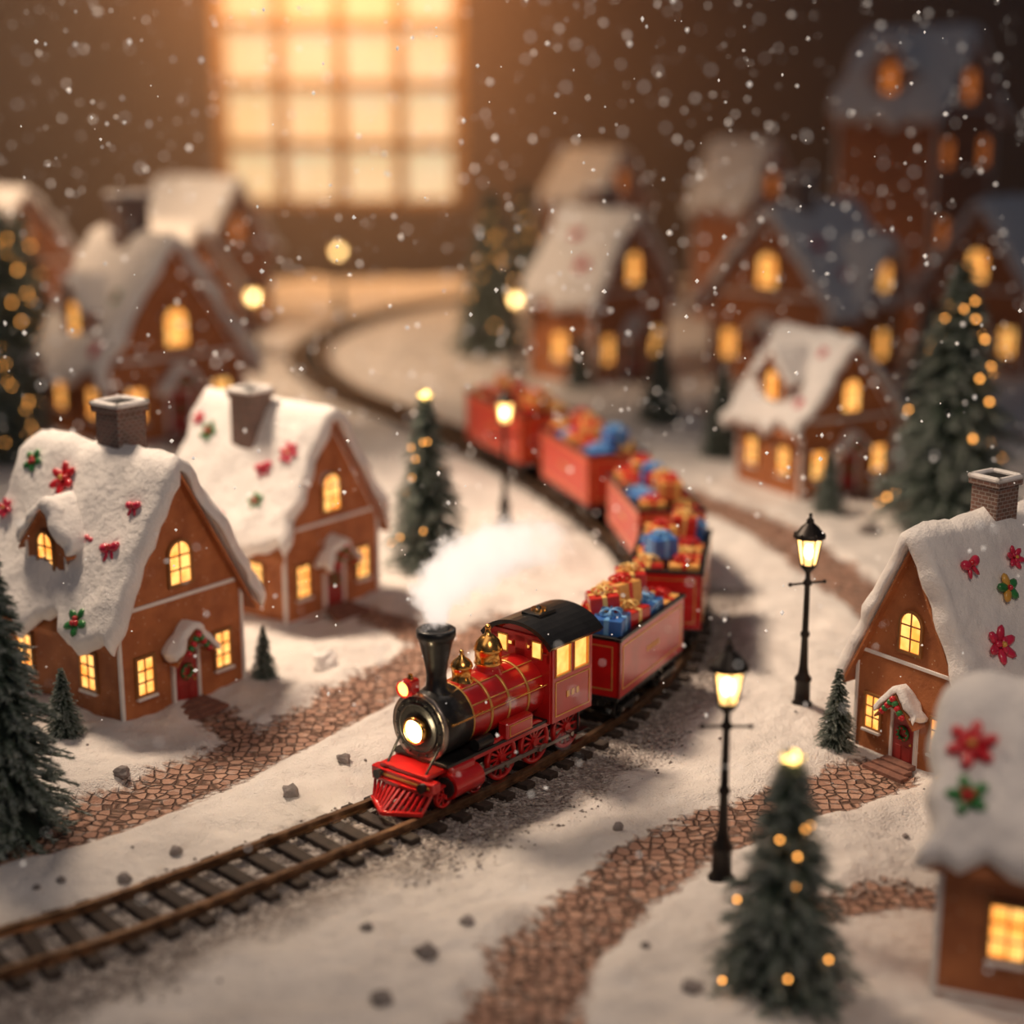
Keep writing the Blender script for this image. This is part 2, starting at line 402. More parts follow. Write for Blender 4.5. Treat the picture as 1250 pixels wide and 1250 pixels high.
def deco(mb,M,kind,r):
    old=mb.M; mb.M=old@M; r=r*1.55
    if kind in('fr','fp'):
        c=gR if kind=='fr' else gP
        for i in range(6):
            R=RZ(i*math.pi/3).to_3x3(); mb.sph(R@Vector((r*.55,0,r*.16)),r,c,(.52,.28,.16),8,R@RY(-.25).to_3x3())
        for i in range(3):
            R=RZ(i*2.1+.5).to_3x3(); mb.sph(R@Vector((r*.25,0,r*.28)),r,c,(.28,.18,.12),8,R)
        mb.sph((0,0,r*.34),r*.17,gAu,n=8)
    elif kind=='lf':
        for i in range(5):
            R=RZ(i*1.2566+.3).to_3x3(); mb.sph(R@Vector((r*.46,0,r*.14)),r,gGr,(.48,.29,.15),8,R@RY(-.2).to_3x3())
        for i in range(3): mb.sph((r*.18*math.cos(i*2.1),r*.18*math.sin(i*2.1),r*.28),r*.17,gR,n=8)
    elif kind=='lg':
        for i in range(5):
            R=RZ(i*1.2566).to_3x3(); mb.sph(R@Vector((r*.45,0,r*.14)),r,gAu if i%2 else gGr,(.45,.29,.16),8,R)
        mb.sph((0,0,r*.26),r*.18,gR,n=8)
    elif kind=='bw':
        for sg in(-1,1): mb.sph((sg*r*.42,0,r*.18),r,gP,(.42,.32,.24),10,RZ(.4*sg).to_3x3())
        mb.sph((0,0,r*.25),r*.23,gR,n=8)
        for sg in(-1,1): mb.sph((sg*r*.25,-r*.5,r*.1),r,gP,(.16,.42,.12),8,RZ(.4*sg).to_3x3())
    mb.M=old
def house(name,front,yaw,W,L,h,P,s=1,dorm=0,dy=.5,chim=None,decos=(),glow=gW,door=True,seed=1,th=.15,flank=True,storeys=1,gmat=None,cross=0,side=True):
    mb=MB(); k=(P-h)/(W/2)
    x2=W/2; b0=-.15
    V=[(-x2,0,b0),(x2,0,b0),(x2,0,h),(0,0,P-.06),(-x2,0,h),(-x2,L,b0),(x2,L,b0),(x2,L,h),(0,L,P-.06),(-x2,L,h)]
    mb.add(V,[[0,1,2,3,4],[5,6,7,8,9],[0,5,9,4],[1,6,7,2],[4,9,8,3],[3,8,7,2],[0,1,6,5]],gG)
    it=.065*s
    for sx in(-1,1):
        for yy in(0,L): mb.box((sx*x2,yy,h/2-.03),(it,it,h),gI)
        mb.box((sx*x2,L/2,.03),(it*.9,L,.05*s),gI)
    mb.box((0,-.005,h),(W,it*.8,it),gI); mb.box((0,-.005,.03),(W,it*.7,.05*s),gI)
    a=math.atan(k); sl=W/2/math.cos(a)
    for sg in(-1,1):
        cc=Vector((sg*W/4,-.02*s,(h+P)/2-.17*s)); mb.box(cc,(sl,.05*s,.06*s),gI,R=RY(sg*a).to_3x3())
    os_=.26*s; of=.22*s
    snow_roof(mb,W,L,h,P,os_,of,th*s,gS,seed,s)
    gw=.44*s; ghh=.70*s; window(mb,T(0,-.003,h+(P-h)*.10),gw,ghh,True,s,gM,glow,1,2)
    for st in range(storeys):
        z0=st*(h/storeys)
        if storeys>1 and st==0: continue
        if flank:
            for sg in(-1,1):
                window(mb,T(sg*W*.32,-.003,z0+.5*s),.32*s,.6*s,False,s,gM,glow,1,2)
                mb.box((sg*W*.32,-.05*s,z0+.44*s),(.42*s,.08*s,.05*s),gI)
        for sx in(-1,1):
            if not side: continue
            for f in((.24,.74) if L>2.2*s else (.5,)):
                window(mb,T(sx*(x2+.003),f*L,z0+.55*s)@RZ(sx*math.pi/2),.36*s,.6*s,False,s,gM,glow,1,2)
                mb.box((sx*(x2+.04*s),f*L,z0+.49*s),(.08*s,.42*s,.05*s),gI)
    if door:
        dw=.48*s; dh=.98*s
        mb.box((0,-.01,dh/2),(dw,.06*s,dh),gD)
        for sg in(-1,1): mb.box((sg*(dw/2+.03*s),-.03*s,dh/2),(.06*s,.08*s,dh+.04*s),gI)
        mb.box((0,-.03*s,dh+.03*s),(dw+.14*s,.08*s,.07*s),gI)
        for zz in(.28,.66):
            for sg in(-1,1): mb.box((sg*dw*.22,-.045*s,zz*dh),(dw*.28,.015*s,dh*.26),gD)
        mb.sph((dw*.36,-.06*s,dh*.48),.025*s,gAu)
        mb.torus((0,-.075*s,dh*.66),.11*s,.035*s,gGr,rot=RX(math.pi/2).to_3x3(),n=18,k=6)
        for i in range(8): mb.sph((.11*s*math.cos(i*.785),-.11*s,dh*.66+.11*s*math.sin(i*.785)),.022*s,gR,n=6)
        old=mb.M; mb.M=old@T(0,-.32*s,0)
        snow_roof(mb,.66*s,.32*s,1.12*s,1.5*s,.13*s,.04*s,.09*s,gS,seed+9,s*.6,20,12)
        mb.M=old
        for i in range(9):
            mb.sph(((i-4)*.055*s,-.39*s,(1.42-.07*abs(i-4))*s-.06*s),.06*s,gGr if i%2 else gR,n=8)
        for sg in(-1,1): mb.box((sg*.31*s,-.16*s,1.05*s),(.05*s,.3*s,.05*s),gI)
        for i in range(3): mb.box((0,-(.15+.16*i)*s,.13*s-.045*s*i-.03),(.66*s+.12*s*i,.2*s,.09*s),gSt)
    if dorm:
        for ds in [dorm]:
            old=mb.M
            wd=1.0*s; xf=.95*W/2; zr=P-k*xf+.0*s; zt=zr+.86*s; zp=min(zt+.56*s,P-.1)
            mb.M=old@T(ds*xf,dy*L,0)@RZ(ds*math.pi/2)
            Ld=xf*.95
            Vd=[(-wd/2,0,zr-.1*s),(wd/2,0,zr-.1*s),(wd/2,0,zt),(0,0,zp-.04),(-wd/2,0,zt)]
            Vd+=[(p[0],Ld,p[2]) for p in Vd]
            mb.add(Vd,[[0,1,2,3,4],[5,6,7,8,9],[0,5,9,4],[1,6,7,2],[4,9,8,3],[3,8,7,2]],gG)
            window(mb,T(0,-.003,zr+.27*s),.36*s,.66*s,True,s,gM,glow,1,2,.035)
            for sg in(-1,1): mb.box((sg*wd/2,-.01,(zr+zt)/2),(.04*s,.04*s,zt-zr),gI)
            snow_roof(mb,wd,Ld,zt,zp,.16*s,.12*s,th*s*.75,gS,seed+3,s*.7,26,24)
            mb.M=old
    if cross:
        old=mb.M; wd=W*.62; zt=h; zp=h+(P-h)*.66; mb.M=old@T(cross*(W/2+.25*s),L*.62,0)@RZ(cross*math.pi/2)
        Vd=[(-wd/2,0,b0),(wd/2,0,b0),(wd/2,0,zt),(0,0,zp),(-wd/2,0,zt)]; Ld=W*.5
        Vd+=[(p[0],Ld,p[2]) for p in Vd]
        mb.add(Vd,[[0,1,2,3,4],[5,6,7,8,9],[0,5,9,4],[1,6,7,2],[4,9,8,3],[3,8,7,2]],gG)
        window(mb,T(0,-.003,h+.1),.4*s,.6*s,True,s,gM,glow,1,2)
        window(mb,T(0,-.003,.5*s),.4*s,.6*s,False,s,gM,glow,1,2)
        snow_roof(mb,wd,Ld,zt,zp,.2*s,.18*s,th*s,gS,seed+4,s,30,26); mb.M=old
    if chim:
        cx,cy,top=chim; cw=.58*s; zb=P-k*(abs(cx)+.3*s)-.35*s
        mb.box((cx,cy,(zb+top)/2),(cw,cw,top-zb),gB,ch=.01)
        mb.box((cx,cy,top-.06*s),(cw*1.16,cw*1.16,.12*s),gB,ch=.015*s)
        for sx,sy,dx,dyy in((0,-1,1.24,.2),(0,1,1.24,.2),(-1,0,.2,1.24),(1,0,.2,1.24)):
            mb.box((cx+sx*cw*.52,cy+sy*cw*.52,top+.03*s),(cw*dx,cw*dyy,.09*s),gS,ch=.03*s)
        mb.box((cx,cy,top+.0*s),(cw*.8,cw*.8,.04*s),gK)
    half=W/2+os_
    for (sg,a,f,kind,r) in decos:
        xx=a*half; n=Vector((sg*k,0,1)).normalized(); p=Vector((sg*xx,f*L,P-k*xx))+n*(th*s*1.08)
        up=Vector((-sg,0,k)).normalized(); xr=up.cross(n)
        M=Matrix(((xr.x,up.x,n.x,p.x),(xr.y,up.y,n.y,p.y),(xr.z,up.z,n.z,p.z),(0,0,0,1)))
        deco(mb,M@RZ(random.uniform(-.5,.5)),kind,r*s)
    mats=list(HM)
    if gmat: mats[3]=gmat
    o=mb.obj(name,mats); o.location=(front[0],front[1],0); o.rotation_euler=(0,0,math.radians(yaw)); return o
GH='gingerbread_house'
house(GH,(-5.45,25.75),52.7,2.64,3.3,1.95,4.2,1,dorm=-1,dy=.54,chim=(.2,1.5,4.95),seed=11,th=.20,
  decos=[(-1,.22,.64,'fr',.19),(-1,.16,.92,'lf',.16),(-1,.52,.13,'bw',.17),(-1,.28,.08,'bw',.13),(-1,.93,.17,'lf',.18),(-1,.45,1.0,'fp',.12),(-1,.50,.30,'bw',.09)])
house(GH,(-3.54,31.04),53,2.66,3.2,1.85,4.0,1,chim=(-.45,1.65,4.3),seed=23,th=.18,
  decos=[(-1,.28,.84,'lf',.16),(-1,.45,.28,'bw',.16),(-1,.33,.12,'fp',.15),(-1,.68,.24,'lf',.14),(-1,.85,.5,'fp',.14),(-1,.6,.92,'bw',.12),(-1,.2,.97,'fp',.1)])
house(GH,(-9.75,47.3),40,4.4,4.2,2.5,5.9,1.5,dorm=-1,dy=.5,chim=(-.1,2.3,7.0),seed=31,decos=[(-1,.45,.2,'lf',.12),(-1,.8,.12,'fp',.12)])
house(GH,(4.25,58.0),49,4.4,2.9,3.15,5.85,1.5,seed=41,chim=(.6,2,6.6),decos=[(-1,.6,.3,'fp',.14),(-1,.3,.6,'fp',.12)])
house(GH,(8.9,57.3),-42,4.7,5.2,3.1,6.0,1.55,seed=51,chim=(0,1.7,7.0),cross=1,decos=[(1,.4,.2,'fp',.14),(1,.7,.3,'fr',.12)])
house(GH,(8.52,40.6),28,3.0,2.7,2.0,3.95,1.1,dorm=-1,dy=.5,seed=61,decos=[(-1,.2,.2,'fp',.1),(-1,.7,.10,'fp',.1),(-1,.3,.85,'lf',.09)])
house(GH,(16.9,59.8),-45,4.4,4.5,3.0,6.1,1.5,seed=71)
house(GH,(5.97,23.25),-54,2.0,3.0,1.65,3.68,.86,chim=(.0,1.72,4.3),seed=81,th=.24,
  decos=[(1,.22,.20,'bw',.19),(1,.40,.42,'lg',.2),(1,.25,.54,'fp',.14),(1,.68,.24,'fp',.22),(1,.85,.6,'lf',.15)])
house(GH,(5.28,17.95),-112,2.4,3.2,2.0,3.27,1.05,door=False,flank=False,seed=91,th=.22,decos=[(1,.38,.06,'fr',.18),(1,.66,.07,'lf',.17)])
AMB=GLOWA
house(GH,(18.2,67.4),45,4.4,4.6,9.3,12.3,1.7,dorm=-1,seed=101,storeys=3,door=False,gmat=AMB,side=False)
house(GH,(11.4,73.4),45,3.3,3.0,5.3,7.8,1.3,seed=111,gmat=AMB,side=False)
house(GH,(-11.4,68.5),58,4.2,4.0,3.7,6.4,1.4,seed=121,gmat=AMB)
house(GH,(-17.6,60),50,4.4,4.4,3.9,6.5,1.4,seed=131,gmat=AMB)
house(GH,(5.1,78.5),50,3.6,3.0,5.2,7.2,1.4,seed=141,gmat=AMB,side=False,flank=False)
house(GH,(-11.5,60.5),48,3.4,3.2,3.0,5.2,1.2,seed=151,gmat=AMB)

# ------------------------------------------------------------------ trees
NEED,nt,b=nm('pine_needles'); v=objc(nt)
a=nt.nodes.new('ShaderNodeAttribute'); a.attribute_name='frost'
g=ramp(nt,noi(nt,v,9,2),[(.3,(.028,.066,.046)),(.7,(.07,.125,.08))])
nt.links.new(mixc(nt,a.outputs['Fac'],g,(.62,.66,.63)),b.inputs['Base Color']); b.inputs['Roughness'].default_value=.7
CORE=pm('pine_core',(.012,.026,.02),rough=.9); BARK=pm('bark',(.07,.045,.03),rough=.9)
BULB=pm('fairy_bulb',(1,.5,.12),rough=.4,em=7,emc=(1,.40,.08)); STAR=pm('tree_topper_glow',(1,.8,.35),rough=.4,em=7,emc=(1,.62,.16))
def tree_mesh(seed,lights,star):
    r=np.random.default_rng(seed); B=[]
    tiers=11
    for i in range(34):
        z0=.05+.93*(i/33)**.95; ti=(z0*tiers)%1
        R=.285*(1-z0)**.82*(1.10-.32*ti)+.006
        for j in range(int(9+28*(1-z0))):
            B.append((z0+r.uniform(-.012,.012),r.uniform(0,6.283),R*r.uniform(.72,1.18)))
    B=np.array(B); nb=len(B); K=72
    t=np.sqrt(r.uniform(.04,1,(nb,K)))
    ang=B[:,1:2]; R=B[:,2:3]; rad=t*R; zz=B[:,0:1]+.02-.55*rad*t+.22*R*t**3
    ax=np.cos(ang)+0*t; ay=np.sin(ang)+0*t
    p=np.stack([ax*rad,ay*rad,zz],-1)
    side=r.choice([-1,1],(nb,K)); sp=r.uniform(.3,1.0,(nb,K))
    d=np.stack([ax+side*-ay*sp,ay+side*ax*sp,-.35+r.uniform(-.45,.5,(nb,K))],-1); d/=np.linalg.norm(d,axis=-1,keepdims=True)
    ln=r.uniform(.016,.036,(nb,K,1)); tip=p+d*ln
    wv=np.cross(d,r.normal(size=d.shape)); wv/=np.linalg.norm(wv,axis=-1,keepdims=True); wv*=.0034
    V=np.stack([p+wv,p-wv,tip],2).reshape(-1,3); n=nb*K
    F=np.arange(n*3).reshape(n,3)
    up=np.clip(d[...,2]*.6+.45,0,1)
    fr=np.clip((t-.4)*1.5,0,1)*r.uniform(.1,1,(nb,K))*(.5+up); fr=np.clip(fr*1.1,0,1); fr=np.stack([fr,fr,fr],2).ravel()*.92
    mb=MB()
    mb.cyl((0,0,-.02),(0,0,.9),.022,.004,1,10)
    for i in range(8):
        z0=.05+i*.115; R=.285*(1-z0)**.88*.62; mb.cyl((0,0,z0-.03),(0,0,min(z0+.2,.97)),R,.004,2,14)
    for i in range(lights):
        z0=r.uniform(.06,.9); a_=r.uniform(0,6.283); R=.285*(1-z0)**.82*.98; mb.sph((R*math.cos(a_),R*math.sin(a_),z0-.03),.0070,3,n=8)
    if star:
        mb.sph((0,0,.985),.026,4,n=10)
        for i in range(5):
            R_=RZ(i*1.2566).to_3x3(); q=R_@Vector((.018,0,0)); mb.cyl(Vector((0,0,.985))+q,Vector((0,0,.985))+q*2.6,.01,.001,4,6)
    v2=np.array([tuple(q) for q in mb.v]); me=bpy.data.meshes.new('pine_tree')
    allV=np.concatenate([V,v2]); fs=[list(q) for q in F.tolist()]+[[i+len(V) for i in f] for f in mb.f]
    me.from_pydata(allV.tolist(),[],fs)
    for m in (NEED,BARK,CORE,BULB,STAR): me.materials.append(m)
    me.polygons.foreach_set('material_index',[0]*n+mb.m); me.polygons.foreach_set('use_smooth',[False]*n+mb.s)
    at=me.attributes.new('frost','FLOAT','POINT'); at.data.foreach_set('value',np.concatenate([fr,np.zeros(len(v2))]).astype(np.float32))
    me.update(); return me
TM={'p':tree_mesh(1,0,0),'l':tree_mesh(2,30,0),'s':tree_mesh(3,11,1)}
def tree(x,y,h,r,k,rot=0):
    o=bpy.data.objects.new('pine_tree',TM[k]); S.collection.objects.link(o); o.location=(x,y,0); f=r/.29
    o.scale=(f,f,h); o.rotation_euler=(0,0,rot)
for t in [(-7.0,20.9,4.2,1.05,'p',0),(-7.05,24.15,1.25,.38,'p',1),(-4.3,26.85,1.05,.28,'p',2),(-1.83,34.2,3.8,1.0,'s',.5),(-.81,64,6.2,1.7,'l',1),
  (10.42,37.9,6.1,1.85,'l',2),(5.05,23.85,1.35,.36,'p',3),(3.08,16.75,2.95,.92,'s',1.2),(4.57,49.8,2.6,.8,'p',4),(2.3,55.4,2.2,.65,'p',5),
  (5.88,45,2.7,.7,'p',.3),(7.72,38.8,1.5,.48,'p',1.4),(-15.3,49.4,6.6,1.7,'l',2.2),(-16.2,54.5,6,1.7,'l',.2),(.57,76.4,5.8,1.6,'l',.9),
  (-13.9,44.3,3.8,1.1,'l',1.1),(21.8,57,4.5,1.2,'l',.6),(2.2,70,4,1.1,'p',.4),(13.2,51.5,3.6,1,'p',.4),(-14,77,5,1.4,'l',2)]: tree(*t)

# ------------------------------------------------------------------ street lamps
IRON=pm('lamp_iron',(.03,.025,.022),(.016,.013,.012),rough=.42,metal=.6,bmp=.2)
LG,nt,b=nm('lantern_glass'); b.inputs['Emission Color'].default_value=(1,.58,.19,1); b.inputs['Emission Strength'].default_value=3
b.inputs['Base Color'].default_value=(1,.7,.35,1); tb=nt.nodes.new('ShaderNodeBsdfTransparent'); mx=nt.nodes.new('ShaderNodeMixShader')
gn=noi(nt,objc(nt),14,2); nt.links.new(math_(nt,'ADD',.4,math_(nt,'MULTIPLY',gn,.3)),mx.inputs[0])
nt.links.new(tb.outputs[0],mx.inputs[1]); nt.links.new(b.outputs[0],mx.inputs[2]); nt.links.new(mx.outputs[0],nt.nodes['Material Output'].inputs['Surface'])
LBULB=pm('lamp_bulb',(1,.85,.5),em=24,emc=(1,.72,.32))
mb=MB()
mb.lathe([(.0,-.05),(.19,-.05),(.19,.06),(.16,.08),(.16,.16),(.12,.2),(.11,.5),(.13,.52),(.13,.56),(.085,.62),(.065,.75),(.05,1.2),(.07,1.22),(.07,1.27),(.048,1.3),(.042,2.0),(.07,2.02),(.07,2.06),(.04,2.1),(.036,2.2),(.09,2.26),(.12,2.3),(.12,2.33),(0,2.33)],(0,0,0),0,16)
mb.cyl((-.27,0,2.04),(.27,0,2.04),.018,.018,0,8); mb.sph((-.28,0,2.04),.032,0); mb.sph((.28,0,2.04),.032,0)
mb.lathe([(.11,2.33),(.185,2.74)],(0,0,0),1,6,False)
for i in range(6):
    t=2*math.pi*(i+.5)/6; mb.cyl((.115*math.cos(t),.115*math.sin(t),2.32),(.19*math.cos(t),.19*math.sin(t),2.75),.012,.012,0,6)
    mb.sph((.21*math.cos(t),.21*math.sin(t),2.8),.022,0,n=6)
mb.lathe([(.0,2.74),(.24,2.74),(.245,2.77),(.2,2.81),(.13,2.9),(.07,2.95),(.05,2.98),(.06,3.0),(.03,3.03),(.0,3.1)],(0,0,0),0,12)
mb.sph((0,0,3.08),.028,0)
mb.sph((0,0,2.52),.075,2,(1,1,1.5))
lme=mb.mesh('street_lamp',[IRON,LG,LBULB])
for (x_,y_,e,rz) in [(2.7,19.3,60,0),(4.8,25.49,70,.3),(-.17,37.29,130,.2),(.15,58,260,0),(-9.26,58.7,260,0),(-7.97,75.8,300,0)]:
    o=bpy.data.objects.new('street_lamp',lme); S.collection.objects.link(o); o.location=(x_,y_,0); o.rotation_euler=(0,0,rz)
    o.scale=(1.1,1.1,1.1) if y_<50 else (1.6,1.6,1.12)
    l=bpy.data.lights.new('lamp_light','POINT'); l.energy=e*1.6; l.color=(1,.58,.24); l.shadow_soft_size=.06
    lo=bpy.data.objects.new('lamp_light',l); S.collection.objects.link(lo); lo.parent=o; lo.location=(0,0,2.52)

# ------------------------------------------------------------------ train
TRED=pm('train_red_paint',(.60,.013,.013),(.44,.01,.01),scale=2,rough=.28,coat=.6)
TORG=pm('wagon_orange_red',(.72,.06,.022),(.56,.042,.016),scale=2,rough=.4,coat=.3)
TBLK=pm('train_black_iron',(.035,.035,.035),(.018,.018,.018),rough=.38,metal=.5,coat=.2)
BRASS=pm('polished_brass',(.9,.5,.15),(.75,.38,.1),rough=.22,metal=1)
TGOLD=pm('gold_pinstripe',(.8,.45,.13),rough=.35,metal=.6)
TSTEEL=pm('rod_steel',(.4,.35,.31),rough=.3,metal=.9)
HEAD=pm('headlight_glow',(1,.9,.65),em=10,emc=(1,.8,.45)); TWIN=glow_mat('cab_window_glow',(1,.62,.16),(1,.4,.07),1.4)
LAMPR=pm('lantern_amber_glow',(1,.5,.15),em=4,emc=(1,.45,.1))
TM_=[TRED,TBLK,BRASS,TGOLD,TSTEEL,HEAD,TWIN,LAMPR,TORG]; (tR,tK,tB,tG,tS,tH,tW,tL,tO)=range(9)
def wheel(mb,x,y,r,mat,rim,sp=10):
    c=(x,y,.205+r); rot=RX(math.pi/2).to_3x3()
    mb.torus(c,r*.9,r*.1,rim,rot,24,6); mb.lathe([(r*.97,-.04),(r*1.0,-.03),(r*1.0,.03),(r*.97,.04),(r*.82,.04),(r*.82,-.04),(r*.97,-.04)],c,rim,24,True,'y')
    mb.cyl((x,y-.06,c[2]),(x,y+.06,c[2]),r*.2,r*.2,mat,12)
    for i in range(sp):
        a_=math.pi*2*i/sp; R=RY(a_).to_3x3(); mb.box(Vector(c)+R@Vector((0,0,r*.5)),(r*.1,.03,r*.75),mat,R=R,ch=.003)
mb=MB()
mb.box((-1.55,0,.56),(3.5,.62,.16),tK)
mb.box((-1.2,0,.80),(2.4,1.06,.05),tK); mb.box((-1.2,.5,.75),(2.3,.05,.07),tR); mb.box((-1.2,-.5,.75),(2.3,.05,.07),tR)
bz=1.27; BS=1.14
mb.M=T(0,0,bz)@Matrix.Diagonal((1,BS,BS,1))@T(0,0,-bz)
mb.lathe([(.0,.03),(.30,.03),(.36,.02),(.40,0),(.43,-.03),(.43,-.62),(.41,-.63)],(0,0,bz),tK,36,True,'x')
mb.lathe([(.41,-.62),(.41,-2.3)],(0,0,bz),tR,36,True,'x')
for xx in(-.64,-1.05,-1.45,-1.9): mb.lathe([(.41,xx-.02),(.425,xx-.02),(.425,xx+.02),(.41,xx+.02)],(0,0,bz),tG,36,True,'x')
mb.lathe([(.40,.0),(.45,.0),(.455,-.04),(.43,-.06)],(0,0,bz),tS,36,True,'x')
mb.torus((.03,0,bz),.31,.018,tK,RY(math.pi/2).to_3x3(),30,6)
for i in range(16):
    a_=i*math.pi/8; mb.sph((.035,.36*math.cos(a_),bz+.36*math.sin(a_)),.018,tK,n=6)
mb.lathe([(.17,.03),(.18,.12),(.16,.14),(.145,.14),(.145,.1)],(0,0,bz-.02),tB,24,True,'x'); mb.lathe([(.0,.13),(.1,.125),(.145,.1)],(0,0,bz-.02),tH,24,True,'x')
mb.box((.02,-.12,bz+.52),(.2,.16,.2),tR); mb.lathe([(.10,.1),(.115,.16),(.1,.18)],(.02,-.12,bz+.52),tR,18,True,'x'); mb.lathe([(.0,.17),(.09,.15)],(.02,-.12,bz+.52),tL,18,True,'x')
mb.cyl((.02,-.12,bz+.6),(.02,-.12,bz+.68),.05,.03,tB,12)
for a_ in(.5,1.1,2.04,2.64): mb.cyl((-.66,.415*math.cos(a_),bz+.415*math.sin(a_)),(-2.28,.415*math.cos(a_),bz+.415*math.sin(a_)),.009,.009,tG,6)
mb.M=T(0,0,bz)@Matrix.Diagonal((BS,BS,BS*.98,1))@T(0,0,-bz)
mb.lathe([(.22,bz+.3),(.2,bz+.4),(.135,bz+.46),(.125,bz+.62),(.15,bz+.78),(.21,bz+1.05),(.235,bz+1.12),(.25,bz+1.14),(.25,bz+1.22),(.22,bz+1.24),(.18,bz+1.23),(.15,bz+1.05),(0,bz+1.0)],(-.33,0,0),tK,28)
mb.M=T(0,0,.04)
mb.lathe([(.19,bz+.34),(.17,bz+.42),(.14,bz+.46),(.15,bz+.6),(.17,bz+.62),(.16,bz+.66),(.12,bz+.72),(.05,bz+.77),(.04,bz+.8),(.0,bz+.82)],(-.92,0,0),tB,24); mb.sph((-.92,0,bz+.84),.035,tB)
mb.lathe([(.24,bz+.34),(.22,bz+.42),(.19,bz+.46),(.2,bz+.5)],(-1.52,0,0),tR,24)
mb.lathe([(.2,bz+.5),(.215,bz+.52),(.2,bz+.56),(.2,bz+.7),(.22,bz+.72),(.21,bz+.76),(.17,bz+.86),(.1,bz+.93),(.05,bz+.96),(.04,bz+1.02),(.02,bz+1.1),(0,bz+1.12)],(-1.52,0,0),tB,24); mb.sph((-1.52,0,bz+1.06),.05,tB)
mb.M=Matrix.Identity(4)
for sg in(-1,1):
    mb.cyl((-.1,sg*.53,bz+.12),(-2.25,sg*.53,bz+.12),.014,.014,tB,8)
    for xx in(-.15,-.8,-1.5,-2.15): mb.cyl((xx,sg*.44,bz+.12),(xx,sg*.53,bz+.12),.015,.015,tB,6)
    mb.box((-1.55,sg*.50,.95),(.62,.18,.26),tR); mb.box((-1.55,sg*.595,.95),(.5,.012,.17),tG,ch=.001); mb.box((-1.55,sg*.60,.95),(.47,.014,.14),tR,ch=.001)
    mb.cyl((-.95,sg*.5,.93),(-.62,sg*.5,.93),.09,.09,tK,14)
    mb.cyl((-.02,sg*.5,.50),(-.62,sg*.5,.50),.19,.19,tR,22); mb.cyl((.0,sg*.5,.50),(.03,sg*.5,.50),.15,.15,tK,20)
    mb.box((-.32,sg*.46,.68),(.5,.2,.18),tR)
    mb.cyl((.38,sg*.36,.62),(-.02,sg*.38,1.08),.018,.018,tK,8)
    y_=sg*GA/2
    wheel(mb,.05,y_,.17,tR,tR,8); wheel(mb,-.62,y_,.17,tR,tR,8)
    for xx in(-1.22,-2.0,): wheel(mb,xx,y_,.34,tR,tR,12)
    wheel(mb,-2.78,y_,.34,tR,tR,12)
    mb.box((-1.62,sg*(GA/2+.1),.46),(1.1,.03,.06),tS); mb.box((-1.0,sg*(GA/2+.13),.50),(1.1,.03,.05),tS)
    mb.box((-2.38,sg*(GA/2+.1),.44),(.85,.03,.05),tS)
    for xx in(-1.22,-2.0,-2.78): mb.cyl((xx,sg*(GA/2+.05),.46),(xx,sg*(GA/2+.15),.46),.04,.04,tS,10)
    mb.cyl((-.6,sg*.5,.5),(-1.1,sg*.6,.5),.02,.02,tS,8)
    mb.box((-3.0,sg*.6,.45),(.3,.12,.03),tK); mb.box((-3.0,sg*.56,.6),(.03,.03,.3),tK)
mb.box((.30,0,.60),(.16,1.2,.16),tR); mb.box((.385,0,.60),(.012,1.05,.03),tG,ch=.001)
mb.box((.1,0,.72),(.5,.9,.06),tR)
for sg in(-1,1): mb.cyl((.37,sg*.42,.6),(.46,sg*.42,.6),.06,.07,tK,14)
nS=13
for i in range(nS):
    f=-1+2*i/(nS-1); top=Vector((.34,f*.54,.53)); bot=Vector((.78-.30*abs(f),f*.46,.245))
    d=bot-top; L_=d.length; R=d.to_track_quat('Z','Y').to_matrix(); mb.box((top+bot)/2,(.04,.045,L_),tR,R=R,ch=.006)
for sg in(-1,1):
    a_=Vector((.80,0,.245)); c_=Vector((.48,sg*.48,.245)); d=c_-a_; mb.box((a_+c_)/2,(d.length,.07,.06),tR,R=RZ(math.atan2(d.y,d.x)).to_3x3())
    a_=Vector((.40,0,.52)); c_=Vector((.36,sg*.56,.52)); d=c_-a_; mb.box((a_+c_)/2,(d.length,.08,.06),tR,R=RZ(math.atan2(d.y,d.x)).to_3x3())
cx0,cx1=-2.3,-3.3; cw=1.14
for sg in(-1,1):
    y_=sg*cw/2
    mb.box(((cx0+cx1)/2,y_,1.12),(1.0,.06,.74),tR); mb.box(((cx0+cx1)/2,y_,2.02),(1.0,.06,.14),tR)
    for xx,wd in((cx0-.04,.08),((cx0+cx1)/2,.12),(cx1+.06,.12)): mb.box((xx,y_,1.72),(wd,.06,.52),tR)
    for xx in(cx0-.26,cx1+.29):
        mb.box((xx,y_-sg*.01,1.72),(.36,.02,.48),tW,ch=.001)
        for dx in(-.18,.18): mb.box((xx+dx,y_+sg*.03,1.72),(.025,.03,.5),tG,ch=.002)
        for dz in(-.24,.24): mb.box((xx,y_+sg*.03,1.72+dz),(.38,.03,.025),tG,ch=.002)
    for dz in(-.27,.27): mb.box(((cx0+cx1)/2,y_+sg*.034,1.12+dz),(.84,.012,.018),tG,ch=.001)
    for dx in(-.42,.42): mb.box(((cx0+cx1)/2+dx,y_+sg*.034,1.12),(.018,.012,.55),tG,ch=.001)
    for i in range(3): mb.box(((cx0+cx1)/2-.12+.12*i,y_+sg*.036,1.14),(.07,.012,.1),tG,ch=.002)
mb.box((cx0,0,1.3),(.06,cw,1.1),tR); mb.box((cx0,0,2.02),(.06,cw,.14),tR); mb.box((cx0,0,1.85),(.06,.2,.4),tR)
